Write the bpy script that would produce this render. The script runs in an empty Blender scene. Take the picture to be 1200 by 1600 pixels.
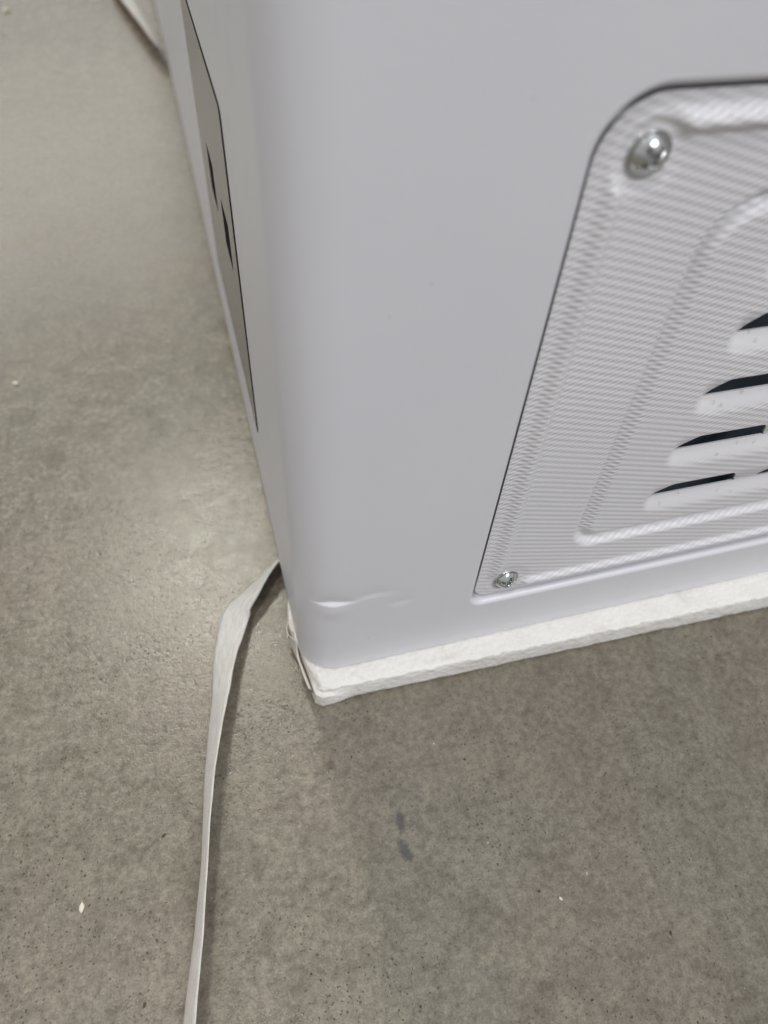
import bpy, bmesh, math, random
from mathutils import Vector, Matrix, noise
random.seed(7)
sc = bpy.context.scene
COL = sc.collection

# ------------------------------------------------------------------ camera
cam_d = bpy.data.cameras.new('camera')
cam = bpy.data.objects.new('camera', cam_d); COL.objects.link(cam)
cam_d.sensor_fit = 'VERTICAL'; cam_d.sensor_height = 36.0
cam_d.lens = 36.0 * 1118.06 / 1600.0
cam_d.clip_start = 0.005; cam_d.clip_end = 60
yaw, pitch, roll = 0.331206, 0.886983, 0.0803004
fwd = Vector((math.sin(yaw)*math.cos(pitch), math.cos(yaw)*math.cos(pitch), -math.sin(pitch)))
rt = Vector((math.cos(yaw), -math.sin(yaw), 0)); up = rt.cross(fwd)
r2 = rt*math.cos(roll) + up*math.sin(roll); u2 = up*math.cos(roll) - rt*math.sin(roll)
mw = Matrix((r2, u2, -fwd)).transposed().to_4x4()
mw.translation = (-0.026197, -0.14, 0.300045)
cam.matrix_world = mw
cam_d.dof.use_dof = True
cam_d.dof.focus_distance = 0.262
cam_d.dof.aperture_fstop = 7.5
sc.camera = cam

# ------------------------------------------------------------------ world and lamps (indoor store light)
world = bpy.data.worlds.new('World'); sc.world = world; world.use_nodes = True
bg = world.node_tree.nodes['Background']
bg.inputs[0].default_value = (0.97, 0.98, 1.0, 1); bg.inputs[1].default_value = 0.49

def lamp(name, loc, target, sx, sy, power, col=(1, 1, 1)):
    l = bpy.data.lights.new(name, 'AREA'); l.shape = 'RECTANGLE'; l.size = sx; l.size_y = sy
    l.energy = power; l.color = col
    o = bpy.data.objects.new(name, l); COL.objects.link(o); o.location = loc
    o.rotation_euler = (Vector(target) - Vector(loc)).to_track_quat('-Z', 'Y').to_euler()
    return o
lamp('ceiling_lamp_behind', (-0.09, 1.92, 2.6), (-0.09, 0.4, 0), 0.27, 0.27, 28, (1, 0.97, 0.84))
lamp('far_floor_fill', (-1.2, 5.6, 2.7), (-0.3, 0.9, 0), 3.6, 1.2, 42, (1, 0.97, 0.90))  # added fill, no known fixture: its reflection brightens the far floor
lamp('ceiling_lamp_left', (-0.75, -0.6, 2.5), (0, 0, 0), 0.16, 1.0, 16, (1, 0.97, 0.92))
lamp('ceiling_lamp_front_right', (1.1, -1.8, 2.5), (0, 0, 0), 1.2, 0.16, 36, (0.95, 0.95, 1.0))

vs = sc.view_settings
vs.view_transform = 'Standard'; vs.look = 'None'; vs.exposure = 0.10; vs.gamma = 1.0
vs.use_curve_mapping = False

# ------------------------------------------------------------------ helpers
def tag(o, label=None, cat=None, group=None, kind=None):
    if label: o['label'] = label
    if cat: o['category'] = cat
    if group: o['group'] = group
    if kind: o['kind'] = kind
    return o

def empty(name, loc):
    o = bpy.data.objects.new(name, None); COL.objects.link(o); o.location = loc
    o.empty_display_size = 0.05
    return o

def link(name, me, mat, parent=None, smooth=True):
    o = bpy.data.objects.new(name, me); COL.objects.link(o)
    me.materials.append(mat)
    if smooth: me.polygons.foreach_set('use_smooth', [True]*len(me.polygons))
    if parent is not None:
        o.parent = parent
        off = Vector((0, 0, 0)); q = parent
        while q is not None: off += q.location; q = q.parent
        o.location = -off
    return o

def mesh(name, verts, faces):
    me = bpy.data.meshes.new(name); me.from_pydata(verts, [], faces); me.update(); return me

def ss(a, b, x):
    if b == a: return 0.0 if x < a else 1.0
    t = min(1.0, max(0.0, (x-a)/(b-a))); return t*t*(3-2*t)
def gauss(x, s): return math.exp(-(x/s)**2)

class NT:
    def __init__(self, name):
        self.m = bpy.data.materials.new(name); self.m.use_nodes = True
        self.t = self.m.node_tree; self.n = self.t.nodes
        self.b = self.n['Principled BSDF']
        self.co = self.n.new('ShaderNodeTexCoord').outputs['Object']
    def L(self, a, b): self.t.links.new(a, b)
    def node(self, ty, **kw):
        x = self.n.new(ty)
        for k, v in kw.items(): setattr(x, k, v)
        return x
    def val(self, sock, v):
        if hasattr(v, 'is_linked'): self.L(v, sock)
        else: sock.default_value = v
    def noise(self, scale, detail=4, rough=0.55, vec=None, dist=0.0):
        x = self.node('ShaderNodeTexNoise'); x.inputs['Scale'].default_value = scale
        x.inputs['Detail'].default_value = detail; x.inputs['Roughness'].default_value = rough
        x.inputs['Distortion'].default_value = dist
        self.L(vec or self.co, x.inputs['Vector']); return x.outputs['Fac']
    def vor(self, scale, vec=None, feature='F1', out='Distance', rnd=1.0):
        x = self.node('ShaderNodeTexVoronoi', feature=feature); x.inputs['Scale'].default_value = scale
        x.inputs['Randomness'].default_value = rnd
        self.L(vec or self.co, x.inputs['Vector']); return x.outputs[out]
    def ramp(self, fac, stops):
        x = self.node('ShaderNodeValToRGB'); e = x.color_ramp.elements
        while len(e) < len(stops): e.new(0.5)
        for el, (p, c) in zip(e, stops):
            el.position = p; el.color = c if len(c) == 4 else (*c, 1)
        self.L(fac, x.inputs[0]); return x.outputs[0]
    def mr(self, v, a, b, c=0.0, d=1.0, smooth=True):
        x = self.node('ShaderNodeMapRange'); x.interpolation_type = 'SMOOTHSTEP' if smooth else 'LINEAR'
        self.L(v, x.inputs[0])
        for i, q in zip((1, 2, 3, 4), (a, b, c, d)): x.inputs[i].default_value = q
        return x.outputs[0]
    def math(self, op, a, b=0.0, c=None):
        x = self.node('ShaderNodeMath', operation=op)
        self.val(x.inputs[0], a); self.val(x.inputs[1], b)
        if c is not None: self.val(x.inputs[2], c)
        return x.outputs[0]
    def mix(self, fac, a, b, blend='MIX'):
        x = self.node('ShaderNodeMix', data_type='RGBA', blend_type=blend)
        self.val(x.inputs[0], fac)
        for s, v in ((x.inputs[6], a), (x.inputs[7], b)):
            if hasattr(v, 'is_linked'): self.L(v, s)
            else: s.default_value = (*v, 1) if len(v) == 3 else v
        return x.outputs[2]
    def bump(self, h, dist, strength=1.0, normal=None):
        x = self.node('ShaderNodeBump'); x.inputs['Distance'].default_value = dist
        self.val(x.inputs['Strength'], strength); self.L(h, x.inputs['Height'])
        if normal is not None: self.L(normal, x.inputs['Normal'])
        return x.outputs[0]
    def sep(self):
        x = self.node('ShaderNodeSeparateXYZ'); self.L(self.co, x.inputs[0]); return x.outputs
    def mapv(self, scale=(1, 1, 1), rot=(0, 0, 0), loc=(0, 0, 0)):
        x = self.node('ShaderNodeMapping'); self.L(self.co, x.inputs[0])
        x.inputs['Scale'].default_value = scale; x.inputs['Rotation'].default_value = rot; x.inputs['Location'].default_value = loc
        return x.outputs[0]
    def set(self, **kw):
        for k, v in kw.items():
            s = self.b.inputs[k.replace('_', ' ')]
            if hasattr(v, 'is_linked'): self.L(v, s)
            elif isinstance(v, tuple) and len(v) == 3 and s.type == 'RGBA': s.default_value = (*v, 1)
            else: s.default_value = v
        return self.m

# ------------------------------------------------------------------ materials
def mat_floor():
    k = NT('concrete')
    big = k.noise(5.5, 5, 0.6, dist=0.4); mid = k.noise(72, 6, 0.65, dist=0.7); fine = k.noise(310, 5, 0.65); grit = k.noise(1100, 3, 0.6)
    warm = k.noise(14, 4, 0.55, vec=k.mapv(loc=(3.1, 1.7, 0)))
    c = k.mix(k.mr(warm, 0.35, 0.66), (0.198, 0.181, 0.142), (0.205, 0.178, 0.141))
    c = k.mix(k.mr(big, 0.3, 0.7), k.mix(0.12, c, (0.10, 0.090, 0.074)), k.mix(0.10, c, (0.38, 0.36, 0.30)))
    m2 = k.math('SUBTRACT', mid, 0.5)
    c = k.mix(1.0, c, k.ramp(mid, [(0.28, (0.76, 0.74, 0.71)), (0.5, (1, 1, 1)), (0.72, (1.15, 1.15, 1.13))]), 'MULTIPLY')
    c = k.mix(1.0, c, k.ramp(fine, [(0.28, (0.64, 0.63, 0.61)), (0.52, (1, 1, 1)), (0.75, (1.26, 1.26, 1.24))]), 'MULTIPLY')
    c = k.mix(1.0, c, k.ramp(grit, [(0.3, (0.78, 0.78, 0.77)), (0.7, (1.18, 1.18, 1.18))]), 'MULTIPLY')
    # pores: sparse dark pits of two sizes, denser where the surface is worn
    dens = k.mr(k.noise(22, 3, 0.5, vec=k.mapv(loc=(8, 2, 0))), 0.42, 0.62)
    def pits(scale, r, keep):
        v = k.node('ShaderNodeTexVoronoi'); v.inputs['Scale'].default_value = scale
        wob = k.node('ShaderNodeVectorMath', operation='ADD'); k.L(k.co, wob.inputs[0])
        nz = k.node('ShaderNodeTexNoise'); nz.inputs['Scale'].default_value = scale*2.3; k.L(k.co, nz.inputs['Vector'])
        sc_ = k.node('ShaderNodeVectorMath', operation='SCALE'); k.L(nz.outputs['Color'], sc_.inputs[0]); sc_.inputs['Scale'].default_value = 0.35/scale
        k.L(sc_.outputs[0], wob.inputs[1]); k.L(wob.outputs[0], v.inputs['Vector'])
        sx = k.node('ShaderNodeSeparateColor'); k.L(v.outputs['Color'], sx.inputs[0])
        on = k.math('LESS_THAN', sx.outputs[0], keep)
        rad = k.math('MULTIPLY', k.math('ADD', sx.outputs[1], 0.4), r)
        p = k.math('SUBTRACT', 1.0, k.math('MINIMUM', k.math('DIVIDE', v.outputs['Distance'], rad), 1.0))
        return k.math('MULTIPLY', k.math('MINIMUM', k.math('MULTIPLY', p, 2.2), 1.0), on)
    p1 = pits(95, 0.060, 0.22)
    p2 = k.math('MULTIPLY', pits(620, 0.24, 0.34), k.math('ADD', k.math('MULTIPLY', dens, 0.8), 0.2))
    irr = k.math('MULTIPLY', k.mr(k.noise(780, 3, 0.55, vec=k.mapv(loc=(5, 9, 0))), 0.655, 0.70), k.math('ADD', k.math('MULTIPLY', dens, 0.75), 0.25))
    pit = k.math('MINIMUM', k.math('ADD', k.math('ADD', p1, k.math('MULTIPLY', p2, 0.6)), irr), 1.0)
    c = k.mix(k.math('MULTIPLY', pit, 0.85), c, (0.035, 0.032, 0.028))
    # small pale aggregate grains
    pale = pits(120, 0.055, 0.12)
    c = k.mix(k.math('MULTIPLY', pale, 0.8), c, (0.62, 0.58, 0.50))
    # two dark scuffs and a soft spot with a shape of their own
    X, Y, Z = k.sep()
    def blob(cx, cy, rx, ry, rot, n):
        a = math.cos(rot); b = math.sin(rot)
        dx = k.math('SUBTRACT', X, cx); dy = k.math('SUBTRACT', Y, cy)
        u = k.math('DIVIDE', k.math('ADD', k.math('MULTIPLY', dx, a), k.math('MULTIPLY', dy, b)), rx)
        v = k.math('DIVIDE', k.math('SUBTRACT', k.math('MULTIPLY', dy, a), k.math('MULTIPLY', dx, b)), ry)
        d = k.math('SQRT', k.math('ADD', k.math('MULTIPLY', u, u), k.math('MULTIPLY', v, v)))
        return k.mr(k.math('ADD', d, k.math('MULTIPLY', k.math('SUBTRACT', n, 0.5), 1.5)), 0.35, 1.15, 1.0, 0.0)
    ns = k.noise(330, 4, 0.6)
    s = k.math('MAXIMUM', blob(0.0172, -0.0645, 0.0022, 0.0052, -0.15, ns), blob(0.0160, -0.0752, 0.0026, 0.0058, 0.25, ns))
    c = k.mix(k.math('MULTIPLY', s, 0.8), c, (0.072, 0.071, 0.073))
    s2 = blob(-0.0051, -0.0351, 0.0024, 0.0030, 0, ns)
    c = k.mix(k.math('MULTIPLY', s2, 0.55), c, (0.06, 0.055, 0.045))
    rough = k.mr(k.math('ADD', k.math('MULTIPLY', mid, 0.6), k.math('MULTIPLY', fine, 0.5)), 0.32, 0.76, 0.10, 0.34)
    n = k.bump(fine, 0.0006, 0.22)
    n = k.bump(grit, 0.0003, 0.40, n)
    n = k.bump(mid, 0.002, 0.10, n)
    n = k.bump(k.math('MULTIPLY', pit, -1.0), 0.0008, 0.8, n)
    k.set(Base_Color=c, Roughness=rough, Normal=n, Specular_IOR_Level=0.5)
    return k.m

def mat_cabinet():
    k = NT('white_coated_steel')
    n1 = k.noise(9, 3, 0.5)
    c = k.mix(k.mr(n1, 0.3, 0.7), (0.680, 0.682, 0.722), (0.702, 0.702, 0.738))
    # faint speckles of dust
    v = k.node('ShaderNodeTexVoronoi'); v.inputs['Scale'].default_value = 110; k.L(k.co, v.inputs['Vector'])
    sx = k.node('ShaderNodeSeparateColor'); k.L(v.outputs['Color'], sx.inputs[0])
    sp = k.math('MULTIPLY', k.mr(v.outputs['Distance'], 0.03, 0.07, 1.0, 0.0), k.math('LESS_THAN', sx.outputs[0], 0.24))
    c = k.mix(k.math('MULTIPLY', k.math('MULTIPLY', sp, sx.outputs[1]), 0.5), c, (0.25, 0.25, 0.27))
    X, Y, Z = k.sep()
    wv = k.noise(1.0, 3, 0.6, vec=k.mapv(scale=(90, 90, 1500)))
    ripple = k.noise(1.0, 2, 0.5, vec=k.mapv(scale=(14, 14, 6)))
    n = k.bump(wv, 0.0002, 0.30)
    n = k.bump(ripple, 0.004, 0.11, n)
    n = k.bump(k.noise(1.0, 2, 0.5, vec=k.mapv(scale=(55, 55, 4))), 0.002, 0.05, n)
    n = k.bump(k.noise(420, 2, 0.5), 0.0003, 0.05, n)
    smudge = k.mr(k.noise(26, 5, 0.65, vec=k.mapv(loc=(1, 3, 2)), dist=1.2), 0.52, 0.72)
    k.set(Base_Color=c, Roughness=k.math('ADD', k.mr(n1, 0.3, 0.7, 0.32, 0.38), k.math('MULTIPLY', smudge, 0.12)), Normal=n, Coat_Weight=0.15, Coat_Roughness=0.25)
    return k.m

def mat_panel():
    k = NT('embossed_white_steel')
    X, Y, Z = k.sep()
    at = k.node('ShaderNodeAttribute', attribute_name='emboss').outputs['Fac']
    wob = k.math('MULTIPLY', k.math('SUBTRACT', k.noise(60, 3, 0.5), 0.5), 1.3)
    def wave(slope, per, ph=0.0):
        p = k.math('MULTIPLY', k.math('SUBTRACT', Z, k.math('MULTIPLY', X, slope)), 2*math.pi/per)
        return k.math('SINE', k.math('ADD', k.math('ADD', p, ph), wob))
    a = wave(-0.30, 0.0026); b = wave(0.45, 0.0017, 1.0)
    h = k.math('ADD', k.math('MULTIPLY', a, 0.52), k.math('MULTIPLY', b, 0.50))
    h = k.math('ADD', h, k.math('MULTIPLY', k.noise(700, 2, 0.5), 0.25))
    n = k.bump(h, 0.00012, k.math('MULTIPLY', at, 1.0))
    # tiny pock marks left on the stretched scoops
    v = k.node('ShaderNodeTexVoronoi'); v.inputs['Scale'].default_value = 1; k.L(k.mapv(scale=(270, 60, 260)), v.inputs['Vector'])
    sx = k.node('ShaderNodeSeparateColor'); k.L(v.outputs['Color'], sx.inputs[0])
    pk = k.math('MULTIPLY', k.mr(v.outputs['Distance'], 0.08, 0.34, 1.0, 0.0), k.math('LESS_THAN', sx.outputs[0], 0.42))
    pk = k.math('MULTIPLY', pk, k.math('SUBTRACT', 1.0, at))
    n = k.bump(k.math('MULTIPLY', pk, -1.0), 0.0003, 0.32, n)
    n = k.bump(k.noise(900, 2, 0.5), 0.0002, 0.12, n)
    n1 = k.noise(16, 3, 0.5)
    c = k.mix(k.mr(n1, 0.3, 0.7), (0.70, 0.695, 0.72), (0.73, 0.725, 0.745))
    c = k.mix(k.math('MULTIPLY', pk, k.mr(k.noise(500, 2, 0.5), 0.35, 0.65, 0.05, 0.45)), c, (0.36, 0.35, 0.36))  # shade inside the pock marks, painted into the colour
    k.set(Base_Color=c, Roughness=0.38, Normal=n, Coat_Weight=0.1, Coat_Roughness=0.3)
    return k.m

def mat_foam():
    k = NT('expanded_polystyrene')
    cell = k.vor(420); cell2 = k.vor(900)
    n1 = k.noise(60, 4, 0.6); dirt = k.noise(45, 5, 0.65, vec=k.mapv(loc=(4, 4, 1)))
    X, Y, Z = k.sep()
    c = k.mix(k.mr(n1, 0.3, 0.7), (0.79, 0.775, 0.735), (0.84, 0.828, 0.79))
    c = k.mix(k.math('MULTIPLY', k.mr(dirt, 0.55, 0.72), 0.35), c, (0.48, 0.42, 0.34))
    geo = k.node('ShaderNodeNewGeometry'); sg = k.node('ShaderNodeSeparateXYZ'); k.L(geo.outputs['Normal'], sg.inputs[0])
    # the left flank rubbed over cardboard and keeps a tan film
    left = k.math('MULTIPLY', k.mr(X, -0.0055, -0.0015, 1.0, 0.0), k.mr(k.noise(130, 3, 0.6), 0.35, 0.6))
    c = k.mix(k.math('MULTIPLY', left, 0.45), c, (0.46, 0.39, 0.31))
    n = k.bump(cell, 0.0010, 0.45)
    n = k.bump(n1, 0.002, 0.12, n)
    n = k.bump(k.noise(900, 4, 0.65), 0.0004, 0.4, n)
    k.set(Base_Color=c, Roughness=0.75, Normal=n, Subsurface_Weight=0.25, Subsurface_Scale=0.004)
    k.b.inputs['Subsurface Radius'].default_value = (1, 0.95, 0.85)
    return k.m

def mat_strap():
    k = NT('white_polypropylene_strap')
    uv = k.node('ShaderNodeUVMap').outputs[0]
    mp = k.node('ShaderNodeMapping'); k.L(uv, mp.inputs[0]); mp.inputs['Scale'].default_value = (26, 1.5, 1)
    mp2 = k.node('ShaderNodeMapping'); k.L(uv, mp2.inputs[0]); mp2.inputs['Scale'].default_value = (9, 55, 1)
    rib = k.noise(1.0, 2, 0.6, vec=mp.outputs[0]); weave = k.noise(1.0, 3, 0.6, vec=mp2.outputs[0])
    c = k.mix(k.mr(rib, 0.3, 0.7), (0.57, 0.53, 0.50), (0.80, 0.76, 0.73))
    c = k.mix(k.math('MULTIPLY', k.mr(weave, 0.48, 0.68), 0.6), c, (0.86, 0.84, 0.83))
    n = k.bump(rib, 0.0006, 0.8); n = k.bump(weave, 0.0005, 0.7, n)
    k.set(Base_Color=c, Roughness=k.mr(weave, 0.3, 0.7, 0.32, 0.55), Normal=n, Transmission_Weight=0.0, Subsurface_Weight=0.2, Subsurface_Scale=0.002)
    return k.m

def mat_steel():
    k = NT('zinc_plated_steel')
    n = k.noise(900, 3, 0.6)
    c = k.mix(n, (0.50, 0.52, 0.52), (0.66, 0.68, 0.68))
    k.set(Base_Color=c, Metallic=1.0, Roughness=k.mr(n, 0.3, 0.7, 0.14, 0.28), Normal=k.bump(n, 0.0001, 0.25))
    return k.m

def mat_plain(name, col, rough, ns=80, var=0.12, bump=0.0, **kw):
    k = NT(name); n = k.noise(ns, 4, 0.6)
    lo = tuple(v*(1-var) for v in col); hi = tuple(min(1, v*(1+var)) for v in col)
    k.set(Base_Color=k.mix(n, lo, hi), Roughness=rough, **kw)
    if bump: k.set(Normal=k.bump(n, bump, 0.5))
    return k.m

M_floor, M_cab, M_pan, M_foam, M_strap, M_steel = mat_floor(), mat_cabinet(), mat_panel(), mat_foam(), mat_strap(), mat_steel()
M_dark = mat_plain('dark_navy_insulation', (0.19, 0.24, 0.30), 0.85)
M_stick = mat_plain('grey_glossy_film', (0.165, 0.158, 0.145), 0.22, ns=25, var=0.06)
M_ink = mat_plain('black_print', (0.010, 0.011, 0.012), 0.85, Specular_IOR_Level=0.08)
M_paper = mat_plain('torn_backing_paper', (0.70, 0.66, 0.59), 0.8, ns=160, var=0.25, bump=0.0006)
M_flake = mat_plain('pale_paint_chip', (0.68, 0.62, 0.52), 0.6, ns=900, bump=0.0004)

# ------------------------------------------------------------------ the floor
g = 8
fv = []; ff = []
xs = [-6+12*i/40 for i in range(41)]
for y in xs:
    for x in xs: fv.append((x, y, 0))
for j in range(40):
    for i in range(40): ff.append((j*41+i, j*41+i+1, (j+1)*41+i+1, (j+1)*41+i))
fl = link('floor', mesh('floor', fv, ff), M_floor); tag(fl, kind='structure')

# ------------------------------------------------------------------ the freezer
XL, XR, YB, ZB, ZT, RC = -0.008, 0.552, 1.05, 0.0137, 0.84, 0.016
fz = empty('chest_freezer', (0.272, 0.52, ZB))
tag(fz, 'white steel chest freezer with rounded dented corner and louvred vent panel', 'freezer')

def dent(x_s, z):
    """inward depth of the crushed corner; x_s is the length along the skin measured from the front tangent line (negative round the corner)"""
    d = 0.0
    w = math.exp(-((x_s+0.0035)/0.0060)**2) if x_s > -0.0035 else math.exp(-((x_s+0.0035)/0.0048)**2)
    zc = 0.0668 - 0.03*x_s
    t = z - zc
    d += 0.0018*w*(math.exp(-t/0.0028)*ss(-0.0013, 0.0001, t) if t > -0.003 else 0.0)
    d -= 0.0005*w*gauss(z-0.0615, 0.005)
    # shallow second buckle to the right
    w2 = gauss(x_s-0.012, 0.0075); t2 = z-(0.0690-9.0*(x_s-0.012)**2)
    d += 0.00042*w2*(math.exp(-t2/0.004)*ss(-0.003, 0.001, t2) if t2 > -0.004 else 0)
    w3 = gauss(x_s-0.024, 0.004); t3 = z-0.0592
    d += 0.00038*w3*(math.exp(-t3/0.004)*ss(-0.0025, 0.001, t3) if t3 > -0.004 else 0)
    return d

XA = 0.0605
def skin_profile():
    """perimeter from the back of the left face round the corner to x = XA on the front: (x, y, nx, ny, s)"""
    out = []
    def addl(y): out.append((XL, y, -1.0, 0.0, -(math.pi/2*RC) - (y-RC)))
    y = YB
    for yy in [YB, 0.9, 0.75, 0.6, 0.48, 0.38, 0.30, 0.24, 0.19, 0.15, 0.12, 0.10, 0.085, 0.072, 0.062, 0.053, 0.046, 0.040, 0.035, 0.030, 0.026, 0.0225, 0.0195]: addl(yy)
    n = 26
    for i in range(n+1):
        a = math.pi/2*i/n
        nx, ny = -math.cos(a), -math.sin(a)
        out.append((XL+RC+RC*nx, RC+RC*ny, nx, ny, -(math.pi/2-a)*RC))
    x = XL+RC
    while x < XA-0.0006:
        x += 0.0008
        out.append((min(x, XA), 0.0, 0.0, -1.0, x-(XL+RC)))
    out[-1] = (XA, 0.0, 0.0, -1.0, XA-XL-RC)
    return out
prof = skin_profile()
zr = [(0.0, 0.0055), (0.0, 0.0022), (0.0, 0.0016), (0.00014, 0.0010), (0.0005, 0.0005), (0.0010, 0.00014), (0.0016, 0.0)]   # (dz, inward) rolled bottom edge
zz = [ZB+0.003]
while zz[-1] < 0.105: zz.append(zz[-1]+(0.0004 if 0.058 < zz[-1] < 0.074 else 0.0008))
while zz[-1] < ZT-0.03: zz.append(zz[-1]*1.035+0.002)
zz[-1] = ZT-0.02
rows = [(ZB+a, b) for a, b in zr] + [(z, 0.0) for z in zz] + [(ZT-0.006, 0.004), (ZT, 0.014), (ZT, 0.03)]
V = []; Fc = []
for z, inn in rows:
    for x, y, nx, ny, s in prof:
        d = inn
        if 0.025 < z < 0.12 and s > -0.08: d += dent(s, z)*ss(XA-XL-RC, XA-XL-RC-0.012, s)
        V.append((x-nx*d, y-ny*d, z))
npf = len(prof)
for j in range(len(rows)-1):
    for i in range(npf-1):
        Fc.append((j*npf+i, j*npf+i+1, (j+1)*npf+i+1, (j+1)*npf+i))
# front strip under the pocket
ZS = 0.036
base = len(V); cols = [XA, 0.2, 0.35, 0.49, XR-RC]
strip = [(ZB+a, b) for a, b in zr] + [(ZB+0.003, 0), (ZS, 0)]
for z, inn in strip:
    for x in cols: V.append((x, inn, z))
for j in range(len(strip)-1):
    for i in range(len(cols)-1):
        a = base+j*len(cols)+i; Fc.append((a, a+1, a+1+len(cols), a+len(cols)))
# front face with the rounded pocket opening
PX0, PX1, PZ0, PZ1 = 0.0620, 0.4820, 0.0428, 0.2450
def rrect(x0, x1, z0, z1, rb, rt_, n=14):
    pts = []
    for cx, cz, r, a0 in ((x0+rb, z0+rb, rb, 180), (x1-rb, z0+rb, rb, 270), (x1-rt_, z1-rt_, rt_, 0), (x0+rt_, z1-rt_, rt_, 90)):
        for i in range(n+1):
            a = math.radians(a0+90*i/n); pts.append((cx+r*math.cos(a), cz+r*math.sin(a)))
    return pts
def inset_loop(d): return rrect(PX0+d, PX1-d, PZ0+d, PZ1-d, 0.0075-d, 0.0165-d)
base_body = mesh('cabinet', V, Fc)
bm = bmesh.new(); bm.from_mesh(base_body)
outer = [(XA, ZS), (XR-RC, ZS), (XR-RC, ZT-0.02), (XA, ZT-0.02)]
ov = [bm.verts.new((x, 0, z)) for x, z in outer]
iv = [bm.verts.new((x, 0, z)) for x, z in inset_loop(0)]
es = [bm.edges.new((ov[i], ov[(i+1) % 4])) for i in range(4)] + [bm.edges.new((iv[i], iv[(i+1) % len(iv)])) for i in range(len(iv))]
res = bmesh.ops.triangle_fill(bm, use_beauty=True, use_dissolve=False, edges=es)
for f in res['geom']:
    if isinstance(f, bmesh.types.BMFace):
        f.normal_update()
        if f.normal.y > 0: f.normal_flip()
prev = [bm.verts.new(v.co) for v in iv]     # own vertices: keeps the face's flat normals clean
for d, y in ((0.00030, 0.00004), (0.0008, 0.00030), (0.0013, 0.0008), (0.00175, 0.0015), (0.0020, 0.0024), (0.0020, 0.0034), (0.0020, 0.0050), (0.006, 0.0052)):
    cur = [bm.verts.new((x, y, z)) for x, z in inset_loop(d)]
    for i in range(len(cur)):
        bm.faces.new((prev[i], cur[i], cur[(i+1) % len(cur)], prev[(i+1) % len(cur)]))
    prev = cur
# the other walls of the cabinet, right rounded corner and lid plane
arc = []
for i in range(13):
    a = math.pi/2*i/12; arc.append((XR-RC+RC*math.sin(a), RC-RC*math.cos(a)))
arc += [(XR, YB), (XL, YB)]
lo = [bm.verts.new((x, y, ZB)) for x, y in arc]; hi = [bm.verts.new((x, y, ZT-0.02)) for x, y in arc]
for i in range(len(arc)-1): bm.faces.new((lo[i], lo[i+1], hi[i+1], hi[i]))
top = [(XL+0.014, RC), (XL+0.02, 0.018), (XL+RC, 0.014), (XR-RC, 0.014), (XR-0.014, RC), (XR-0.014, YB), (XL+0.014, YB)]
bm.faces.new([bm.verts.new((x, y, ZT)) for x, y in top])
fr = [bm.verts.new(p) for p in ((XA, 0, ZT-0.02), (XR-RC, 0, ZT-0.02), (XR-RC, 0.014, ZT), (XA, 0.014, ZT))]; bm.faces.new(fr)
ri = [bm.verts.new(p) for p in ((XR, RC, ZT-0.02), (XR, YB, ZT-0.02), (XR-0.014, YB, ZT), (XR-0.014, RC, ZT))]; bm.faces.new(ri)
rc_ = [bm.verts.new(p) for p in ((XR-RC, 0, ZT-0.02), (XR, RC, ZT-0.02), (XR-0.014, RC, ZT), (XR-RC, 0.014, ZT))]; bm.faces.new(rc_)
bt = [(XL+0.006, 0.02), (XL+0.02, 0.006), (XR-0.02, 0.006), (XR-0.006, 0.02), (XR-0.006, YB), (XL+0.006, YB)]
bm.faces.new([bm.verts.new((x, y, ZB+0.0002)) for x, y in reversed(bt)])
bm.normal_update(); bm.to_mesh(base_body); bm.free()
link('cabinet', base_body, M_cab, fz)

# dark insulated compartment behind the louvres
def box(x0, x1, y0, y1, z0, z1, skip=()):
    v = [(x0, y0, z0), (x1, y0, z0), (x1, y1, z0), (x0, y1, z0), (x0, y0, z1), (x1, y0, z1), (x1, y1, z1), (x0, y1, z1)]
    f = {'b': (0, 3, 2, 1), 't': (4, 5, 6, 7), 'f': (0, 1, 5, 4), 'r': (1, 2, 6, 5), 'k': (2, 3, 7, 6), 'l': (3, 0, 4, 7)}
    return v, [f[q] for q in f if q not in skip]
v, f = box(0.066, 0.478, 0.0105, 0.055, 0.050, 0.238, skip=('f',))
tag(link('compartment_liner', mesh('compartment_liner', v, f), M_dark, fz, smooth=False), label='dark navy lining seen through the vent slots')

# ------------------------------------------------------------------ vent panel (pressed sheet)
QX0, QX1, QZ0, QZ1 = 0.0651, 0.4789, 0.0470, 0.2418
Y0 = 0.0024
SCREWS = [(0.0790, 0.2284), (0.0782, 0.0556), (0.465, 0.2284), (0.4658, 0.0556)]
def sdrr(x, z, x0, x1, z0, z1, rb, rt_):
    """signed distance, positive inside, to a rounded rectangle"""
    cx, cz = (x0+x1)/2, (z0+z1)/2
    r = rt_ if z > cz else rb
    dx, dz = abs(x-cx)-((x1-x0)/2-r), abs(z-cz)-((z1-z0)/2-r)
    return r-(math.hypot(max(dx, 0), max(dz, 0))+min(max(dx, dz), 0))
LROWS = [0.0914+0.0260*i for i in range(5)]      # z of the lip of each louvre row
LH, LRAMP, LD = 0.0096, 0.0088, 0.0026
SLOTS = [(0.1336+0.0475*i, 0.1336+0.0475*i+0.0376) for i in range(6)]
SX0, SX1 = 0.1286, SLOTS[-1][1]+0.0065
def ztop_frac(x):
    best = 0.87
    for a, b in SLOTS:
        if a-0.0045 <= x <= b+0.0045:
            if x < a: t = (a-x)/0.0045
            elif x > b: t = (x-b)/0.0045
            else: t = min(1.0, min(x-a, b-x)/0.0062)
            t = min(1.0, max(0.0, t))
            best = min(best, 0.03+0.84*math.sin(t*math.pi/2)**0.9)
    return best
def in_slot(x): return any(a-1e-6 <= x <= b+1e-6 for a, b in SLOTS)
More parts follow.
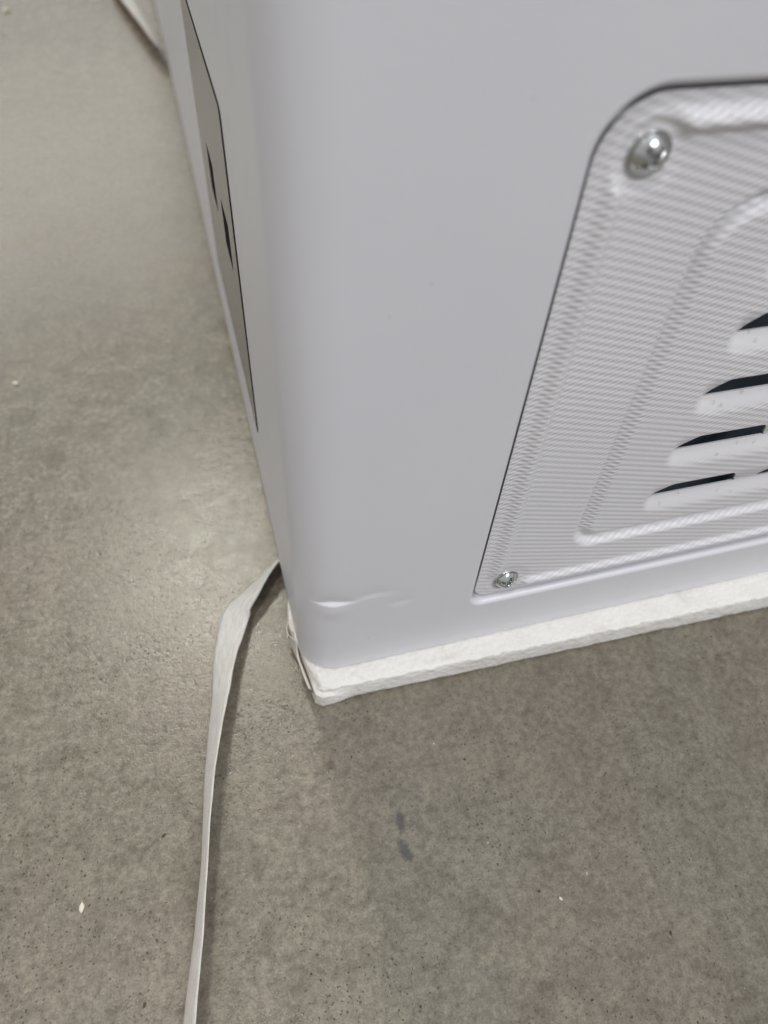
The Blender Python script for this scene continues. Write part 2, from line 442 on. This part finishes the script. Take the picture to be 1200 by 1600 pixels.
def louvre(x, z):
    for i, zl in enumerate(LROWS):
        if zl-LRAMP < z < zl+LH+1e-9:
            m = ss(SX0, SX0+0.0050, x)*ss(SX1, SX1-0.0050, x)
            # rounded lower corners of the scoop
            cut = 0.0
            if x < SX0+0.009: cut = 0.0060*((SX0+0.009-x)/0.009)**2
            if x > SX1-0.009: cut = 0.0060*((x-SX1+0.009)/0.009)**2
            if z <= zl:
                t = (z-(zl-LRAMP+cut))/(LRAMP-cut)
                t = max(0.0, t); d = t*t*(2-t)
                return i, LD*m*min(1, d)
            t = (z-zl)/LH
            return i, LD*m*(1-t*t*(3-2*t))
    return -1, 0.0
def panel_y(x, z):
    y = Y0
    clear = 1.0; ease = 1.0
    for sx, sz in SCREWS:
        d = math.hypot(x-sx, z-sz); clear = min(clear, ss(0.0068, 0.0108, d))
    sd = sdrr(x, z, 0.0684, 0.4756, 0.0480, 0.2396, 0.006, 0.012)
    y -= clear*(0.0024*ss(0.0, 0.0046, sd)-0.0019*ss(0.0047, 0.0077, sd))
    # groove pressed in all round the louvre field
    si = sdrr(x, z, 0.1018, 0.4422, 0.0690, 0.2185, 0.0125, 0.020)
    y += 0.0031*(ss(0.0, 0.0036, si)-0.85*ss(0.0034, 0.0082, si))
    _, d = louvre(x, z)
    return y+d
# columns: slot tips lie on grid lines
xs = set()
x = QX0
def fillx(a, b, step):
    n = max(1, round((b-a)/step))
    return [a+(b-a)*i/n for i in range(n)]
marks = [QX0, SX0]
for a, b in SLOTS: marks += [a-0.0045, a, a+0.0031, a+0.0062, b-0.0062, b-0.0031, b, b+0.0045]
marks += [SX1, QX1]
marks = sorted(set(round(m, 6) for m in marks))
colx = []
for a, b in zip(marks, marks[1:]): colx += fillx(a, b, 0.0007 if a < 0.25 else 0.0014)
colx.append(QX1)
def rows_at(x):
    fr_ = ztop_frac(x)
    zs = []; ids = []
    cur = QZ0
    for i, zl in enumerate(LROWS):
        lo_ = zl-LRAMP
        n = 46 if i == 0 else 10
        zs += [cur+(lo_-cur)*k/n for k in range(n)]; ids += [(-1, 0)]*n
        zs += [lo_+LRAMP*k/13 for k in range(13)]; ids += [(i, 0)]*13
        h = LH*fr_
        zs += [zl+h*k/6 for k in range(6)]; ids += [(i, 1)]*6
        zs += [zl+h+(LH-h)*k/5 for k in range(5)]; ids += [(i, 2)]*5
        cur = zl+LH
    n = 56
    zs += [cur+(QZ1-cur)*k/n for k in range(n+1)]; ids += [(-1, 0)]*n
    return zs, ids
PV = []; pid = None
def corner_clip(x, z):
    """pull the sheet's corner vertices onto the rounded outline"""
    for cx, cz, r, sx, sz in ((QX0+0.0065, QZ0+0.0065, 0.0065, -1, -1), (QX0+0.0152, QZ1-0.0152, 0.0152, -1, 1),
                              (QX1-0.0065, QZ0+0.0065, 0.0065, 1, -1), (QX1-0.0152, QZ1-0.0152, 0.0152, 1, 1)):
        if (x-cx)*sx > 0 and (z-cz)*sz > 0:
            u, w = abs(x-cx)/r, abs(z-cz)/r
            # square to disc mapping
            uu, ww = u*math.sqrt(max(0, 1-w*w/2)), w*math.sqrt(max(0, 1-u*u/2))
            return cx+sx*r*uu, cz+sz*r*ww
    return x, z
em = []
for x in colx:
    zs, ids = rows_at(x); pid = ids
    for z in zs:
        x2, z2 = corner_clip(x, z)
        PV.append((x2, panel_y(x2, z2), z2))
        li, d = louvre(x2, z2)
        si = sdrr(x2, z2, 0.1022, 0.4418, 0.0695, 0.2185, 0.0115, 0.020)
        e = 1.0-0.95*ss(0.00005, 0.0007, d) if li >= 0 and z2 <= LROWS[li]+1e-6 else 1.0
        zc = 0.0045 < z2-0.069 < 0.009 and si > 0.0
        em.append(e)
nr = len(pid)+1
groups = {}
for i in range(len(colx)-1):
    xm = (colx[i]+colx[i+1])/2
    slot = any(a < xm < b for a, b in SLOTS)
    for j in range(nr-1):
        li, seg = pid[j]
        if li >= 0 and seg == 1 and slot: continue
        key = -1
        if li >= 0 and SX0-0.001 < xm < SX1+0.001: key = li
        a = i*nr+j
        groups.setdefault(key, []).append((a, a+nr, a+nr+1, a+1))
def lip_faces(i):
    """cut edge of the sheet round each slot: strips with vertices of their own, going 0.7 mm inward"""
    out = []
    r0 = next(j for j in range(len(pid)) if pid[j] == (i, 1)); r1 = r0+6
    for c in range(len(colx)-1):
        xm = (colx[c]+colx[c+1])/2
        if any(a < xm < b for a, b in SLOTS):
            for r in (r0, r1):
                p, q = PV[c*nr+r], PV[(c+1)*nr+r]
                out.append((p, q, (q[0], q[1]+0.0007, q[2]), (p[0], p[1]+0.0007, p[2])))
    return out
def sub_mesh(name, faces, extra=()):
    idx = {}; vv = []; ee = []; out = []
    for f_ in faces:
        q = []
        for k_ in f_:
            if k_ not in idx: idx[k_] = len(vv); vv.append(PV[k_]); ee.append(em[k_])
            q.append(idx[k_])
        out.append(q)
    for quad in extra:
        n0 = len(vv); vv += list(quad); ee += [0.0]*4; out.append([n0, n0+1, n0+2, n0+3])
    me = mesh(name, vv, out)
    at = me.attributes.new('emboss', 'FLOAT', 'POINT'); at.data.foreach_set('value', ee)
    return me
def thicken(o, t):
    m = o.modifiers.new('sheet', 'SOLIDIFY'); m.thickness = t; m.offset = -1; m.use_rim = True
vp = link('vent_panel', sub_mesh('vent_panel', groups[-1]), M_pan, fz)
tag(vp, label='white embossed steel vent panel with rows of louvres')
for i in range(5):
    link('louvre', sub_mesh('louvre', groups[i], lip_faces(i)), M_pan, vp)

# ------------------------------------------------------------------ screws
def screw_mesh():
    R, Hh = 0.0047, 0.0030
    nr_, na = 30, 120
    v = []; f_ = []
    prof_ = []
    for i in range(nr_+1):
        t = i/nr_; r = R*t
        prof_.append((r, Hh*(1-t**2.6)*0.92+0.0003))
    v.append((0, -(prof_[0][1]-0.0028), 0))
    for i in range(1, nr_+1):
        r, h = prof_[i]
        for j in range(na):
            a = 2*math.pi*j/na+0.3
            x_, z_ = r*math.cos(a), r*math.sin(a)
            b = a-0.95
            u, w = abs(r*math.cos(b)), abs(r*math.sin(b))
            dep = 0.0
            for p, q in ((u, w), (w, u)):
                dep = max(dep, 0.0026*ss(0.00085, 0.00058, q)*ss(0.0034, 0.0022, p))
            dep = max(dep, 0.0028*ss(0.0016, 0.0010, r))
            v.append((x_, -(h-dep), z_))
    for j in range(na): f_.append((0, 1+j, 1+(j+1) % na))
    for i in range(nr_-1):
        for j in range(na):
            a = 1+i*na+j; b = 1+i*na+(j+1) % na
            f_.append((a, a+na, b+na, b))
    # washer flange
    last = 1+(nr_-1)*na
    ring = [last+j for j in range(na)]
    for r, h in ((0.0048, 0.00045), (0.0056, 0.00042), (0.0057, 0.0003), (0.0057, -0.0008)):
        st = len(v)
        for j in range(na):
            a = 2*math.pi*j/na+0.3; v.append((r*math.cos(a), -h, r*math.sin(a)))
        cur = [st+j for j in range(na)]
        for j in range(na): f_.append((ring[j], cur[j], cur[(j+1) % na], ring[(j+1) % na]))
        ring = cur
    return mesh('screw', v, f_)
for i, (sx, sz) in enumerate(SCREWS):
    me = screw_mesh()
    o = link('screw', me, M_steel, vp)
    o.location = o.location + Vector((sx, Y0, sz))
    o.rotation_euler = [(0.05, 0.0, 0.08), (-0.06, 1.15, 0.05), (0, 0.4, 0), (0, 0.9, 0)][i] if False else ((0.04, 0.2, 0.05), (-0.05, 1.35, 0.03), (0, 0.4, 0), (0, 0.9, 0))[i]

# ------------------------------------------------------------------ sticker on the side
def side_sheet(name, y0, y1, z0, z1, t, mat, parent, r=0.004, lift=0.0):
    pts = []
    for cy, cz, a0 in ((y0+r, z0+r, 180), (y1-r, z0+r, 270), (y1-r, z1-r, 0), (y0+r, z1-r, 90)):
        for i in range(5):
            a = math.radians(a0+90*i/4); pts.append((cy+r*math.cos(a), cz+r*math.sin(a)))
    n = len(pts)
    v = [(XL-lift, y, z) for y, z in pts]+[(XL-lift-t, y, z) for y, z in pts]
    f_ = [tuple(range(n, 2*n))]+[(i, (i+1) % n, n+(i+1) % n, n+i) for i in range(n)]
    return link(name, mesh(name, v, f_), mat, parent, smooth=False)
bd = side_sheet('label_sticker', 0.0965, 0.244, 0.066, 0.206, 0.00025, M_ink, fz)
tag(bd, label='grey glossy label with black border on the side wall')
side_sheet('sticker_face', 0.0990, 0.242, 0.0665, 0.2048, 0.00012, M_stick, bd, lift=0.00026)
for y0_, y1_, z0_, z1_ in ((0.170, 0.192, 0.134, 0.1545), (0.121, 0.142, 0.1350, 0.1545)):
    side_sheet('printed_bar', y0_, y1_, z0_, z1_, 0.00006, M_ink, bd, r=0.001, lift=0.00039)

# ------------------------------------------------------------------ foam base
def dens(pts, step):
    out = []
    for a, b in zip(pts, pts[1:]+pts[:1]):
        L_ = math.dist(a, b); n = max(1, int(L_/step)) if L_ < 0.6 or True else 1
        n = min(n, 160)
        for i in range(n): out.append((a[0]+(b[0]-a[0])*i/n, a[1]+(b[1]-a[1])*i/n))
    return out
FH = 0.0132
outl = [(-0.0056, 0.0010), (-0.0046, -0.0068), (-0.0020, -0.0088), (0.0030, -0.0090), (0.0140, -0.0086), (0.0726, -0.0098), (0.1500, -0.0112), (0.2180, -0.0126), (0.30, -0.0126), (0.55, -0.012), (0.552, 1.04),
        (-0.002, 1.04), (-0.0035, 0.60), (-0.0050, 0.060), (-0.0056, 0.047), (-0.0092, 0.036), (-0.0104, 0.028), (-0.0088, 0.021), (-0.0070, 0.010)]
op = dens(outl, 0.0016)
nO = len(op); cen = (0.27, 0.5)
nrm = []
for i in range(nO):
    a, b = op[i-1], op[(i+1) % nO]; dx, dy = b[0]-a[0], b[1]-a[1]; l = math.hypot(dx, dy) or 1
    nrm.append((dy/l, -dx/l))
FV = []; FF = []
layers = [(-0.0060, 0.0002), (-0.0010, 0.0009), (0.0, 0.0020), (0.0, 0.0040), (0.0, 0.0062), (0.0, 0.0084), (-0.0001, 0.0104), (-0.0001, 0.0119), (-0.0003, 0.01285), (-0.0011, 0.0131), (-0.0030, 0.0132), (-0.0040, 0.01325)]
for li_, (off, z) in enumerate(layers):
    for i, (x, y) in enumerate(op):
        nx, ny = nrm[i]
        nA = noise.noise(Vector((x*140, y*140, z*260)))*0.00030 + noise.noise(Vector((x*420, y*420, z*500+7)))*0.00016
        tear = (noise.noise(Vector((x*260+3, y*260, 1.3)))*0.0009+noise.noise(Vector((x*700+3, y*700, 2.3)))*0.0006) if li_ in (7, 8, 9) else 0.0
        sm = 1.0 if li_ < 10 else 0.5
        corner = math.exp(-(math.hypot(x+0.002, y+0.006)/0.010)**2)
        o_ = off*(1-0.7*corner)+nA*sm+tear-(0.0018*corner if li_ > 5 else -0.0014*corner*(1-li_/6))
        zz_ = z+(noise.noise(Vector((x*200, y*200, 5)))*0.0004 if 6 <= li_ <= 9 else 0)-(0.0012*corner if 6 <= li_ <= 9 else 0)
        FV.append((x+nx*o_, y+ny*o_, max(0.0002, zz_)))
for li_ in range(len(layers)-1):
    for i in range(nO):
        a = li_*nO+i; b = li_*nO+(i+1) % nO; FF.append((a, b, b+nO, a+nO))
st_ = len(FV)
for x, y in op: FV.append((min(max(x, 0.004), 0.53), min(max(y, 0.002), 1.02), 0.01325))
for i in range(nO):
    a = (len(layers)-1)*nO+i; b = (len(layers)-1)*nO+(i+1) % nO; FF.append((a, b, st_+(i+1) % nO, st_+i))
fo = link('foam_base', mesh('foam_base', FV, FF), M_foam)
fo.data.set_sharp_from_angle(angle=math.radians(38))
tag(fo, 'white polystyrene packing slab on the concrete floor under the freezer', 'packing foam')

# ------------------------------------------------------------------ straps
def catmull(P, t):
    n = len(P)-1; k_ = min(int(t*n), n-1); u = t*n-k_
    p0, p1, p2, p3 = P[max(k_-1, 0)], P[k_], P[k_+1], P[min(k_+2, n)]
    return [0.5*((2*b)+(-a+c)*u+(2*a-5*b+4*c-d)*u*u+(-a+3*b-3*c+d)*u**3) for a, b, c, d in zip(p0, p1, p2, p3)]
def strap(name, pts, th, N=160, K=8):
    """pts: (x, y, z of the low edge, width, tilt deg); the right edge lifts with the tilt"""
    v = []; uvs = []
    L_ = 0; last = None
    for i in range(N+1):
        t = i/N; x, y, z, w, tl = catmull(pts, t)
        x1, y1 = catmull(pts, min(1, t+0.004))[:2]; x0, y0 = catmull(pts, max(0, t-0.004))[:2]
        d = Vector((x1-x0, y1-y0, 0)).normalized(); side = Vector((-d.y, d.x, 0))   # to the left of travel
        if last is not None: L_ += math.hypot(x-last[0], y-last[1])
        last = (x, y)
        a = math.radians(tl)
        cr = side*math.cos(a)+Vector((0, 0, 1))*math.sin(a)
        nn = d.cross(cr).normalized()
        jit = noise.noise(Vector((x*90, y*90, 0)))*0.0003
        for s_ in (0.5, -0.5):
            for k_ in range(K+1):
                c = k_/K
                bow = 0.0005*math.sin(c*math.pi)
                p = Vector((x, y, z+0.0004))+cr*(w*c-w*0.5*math.cos(a)*0)+nn*(s_*th+bow+jit)
                v.append((p.x, p.y, max(p.z, 0.0003)))
                uvs.append((c, L_/0.012))
    W_ = 2*(K+1); f_ = []
    for i in range(N):
        for k_ in range(K):
            a = i*W_+k_; f_.append((a, a+1, a+1+W_, a+W_))
            b = a+K+1; f_.append((b, b+W_, b+1+W_, b+1))
        a = i*W_; f_.append((a, a+W_, a+W_+K+1, a+K+1))
        a = i*W_+K; f_.append((a, a+K+1, a+W_+K+1, a+W_))
    me = mesh(name, v, f_)
    ul = me.uv_layers.new(name='UVMap')
    for lp in me.loops: ul.data[lp.index].uv = uvs[lp.vertex_index]
    return link(name, me, M_strap)
# low (left) edge of the strap, its width and how far the right edge stands up
st = strap('packing_strap', [(0.010, 0.0850, 0.0008, 0.012, 60), (-0.0065, 0.0730, 0.0008, 0.012, 62), (-0.0180, 0.0645, 0.0008, 0.0125, 52), (-0.0290, 0.0565, 0.0008, 0.0140, 34), (-0.0352, 0.0520, 0.0006, 0.0150, 24), (-0.0388, 0.0475, 0.0006, 0.0152, 20), (-0.0410, 0.0420, 0.0005, 0.0152, 22), (-0.0440, 0.0320, 0.0005, 0.0150, 29), (-0.0465, 0.021, 0.0005, 0.0145, 39),
                        (-0.0488, 0.0067, 0.0004, 0.014, 49), (-0.0520, -0.0085, 0.0004, 0.014, 57), (-0.0550, -0.0237, 0.0004, 0.014, 63), (-0.0577, -0.040, 0.0004, 0.0135, 68), (-0.0600, -0.0556, 0.0004, 0.013, 71),
                        (-0.0632, -0.072, 0.0004, 0.0125, 69), (-0.0674, -0.090, 0.0004, 0.012, 65), (-0.0720, -0.1087, 0.0004, 0.012, 62), (-0.077, -0.130, 0.0004, 0.012, 60)], 0.0003, N=220)
tag(st, 'twisted white plastic strap lying on the floor in front, curling under the freezer', 'strap')
st2 = strap('packing_strap', [(0.020, 0.70, 0.004, 0.014, 60), (-0.006, 0.735, 0.004, 0.014, 55), (-0.0160, 0.81, 0.004, 0.018, 40), (-0.0330, 0.94, 0.003, 0.022, 25), (-0.058, 1.08, 0.001, 0.014, 15), (-0.11, 1.2, 0.0005, 0.014, 5)], 0.0003, N=70)
tag(st2, 'short blurred white strap end sticking out below the far end of the freezer side', 'strap')

ts = strap('torn_strip', [(-0.0050, -0.004, 0.0004, 0.0100, 78), (-0.0076, 0.010, 0.0003, 0.0112, 82), (-0.0096, 0.019, 0.0004, 0.0105, 96), (-0.0104, 0.026, 0.0006, 0.0085, 84), (-0.0094, 0.034, 0.0004, 0.0105, 96), (-0.0066, 0.045, 0.0005, 0.0110, 92), (-0.0038, 0.056, 0.0004, 0.0110, 90)], 0.0004, N=60)
ts.data.materials.clear(); ts.data.materials.append(M_paper)
ts.parent = fo
tag(ts, label='torn tan paper strip peeling off the left corner of the foam')

# ------------------------------------------------------------------ chips on the floor
def chip(loc, sx, sy, sz, rz, label):
    bm = bmesh.new(); bmesh.ops.create_icosphere(bm, subdivisions=2, radius=1)
    for vv in bm.verts:
        q = 1+0.35*noise.noise(vv.co*1.7+Vector(loc)*90)
        vv.co = Vector((vv.co.x*sx*q, vv.co.y*sy*q, max(-0.2*sz, vv.co.z*sz*q)))
    me = bpy.data.meshes.new('paint_chip'); bm.to_mesh(me); bm.free()
    o = link('paint_chip', me, M_flake, smooth=True); o.location = loc; o.rotation_euler = (0, 0, rz)
    tag(o, label, 'chip', 'pale chips lying on the concrete floor')
chip((-0.1043, -0.0637, 0.0002), 0.0010, 0.0019, 0.0004, -0.1, 'pale tan oval chip on the floor left of the strap')
chip((-0.1388, 0.2388, 0.0004), 0.0016, 0.0022, 0.0012, 0.8, 'small white crumb at the left edge of the floor, halfway up')
chip((-0.1756, 0.9115, 0.0006), 0.0042, 0.0050, 0.003, 0.2, 'blurred white crumb on the floor in the top left corner')
chip((0.0685, -0.1065, 0.0002), 0.0006, 0.0009, 0.0005, 0.5, 'tiny white grain on the floor in the lower right')
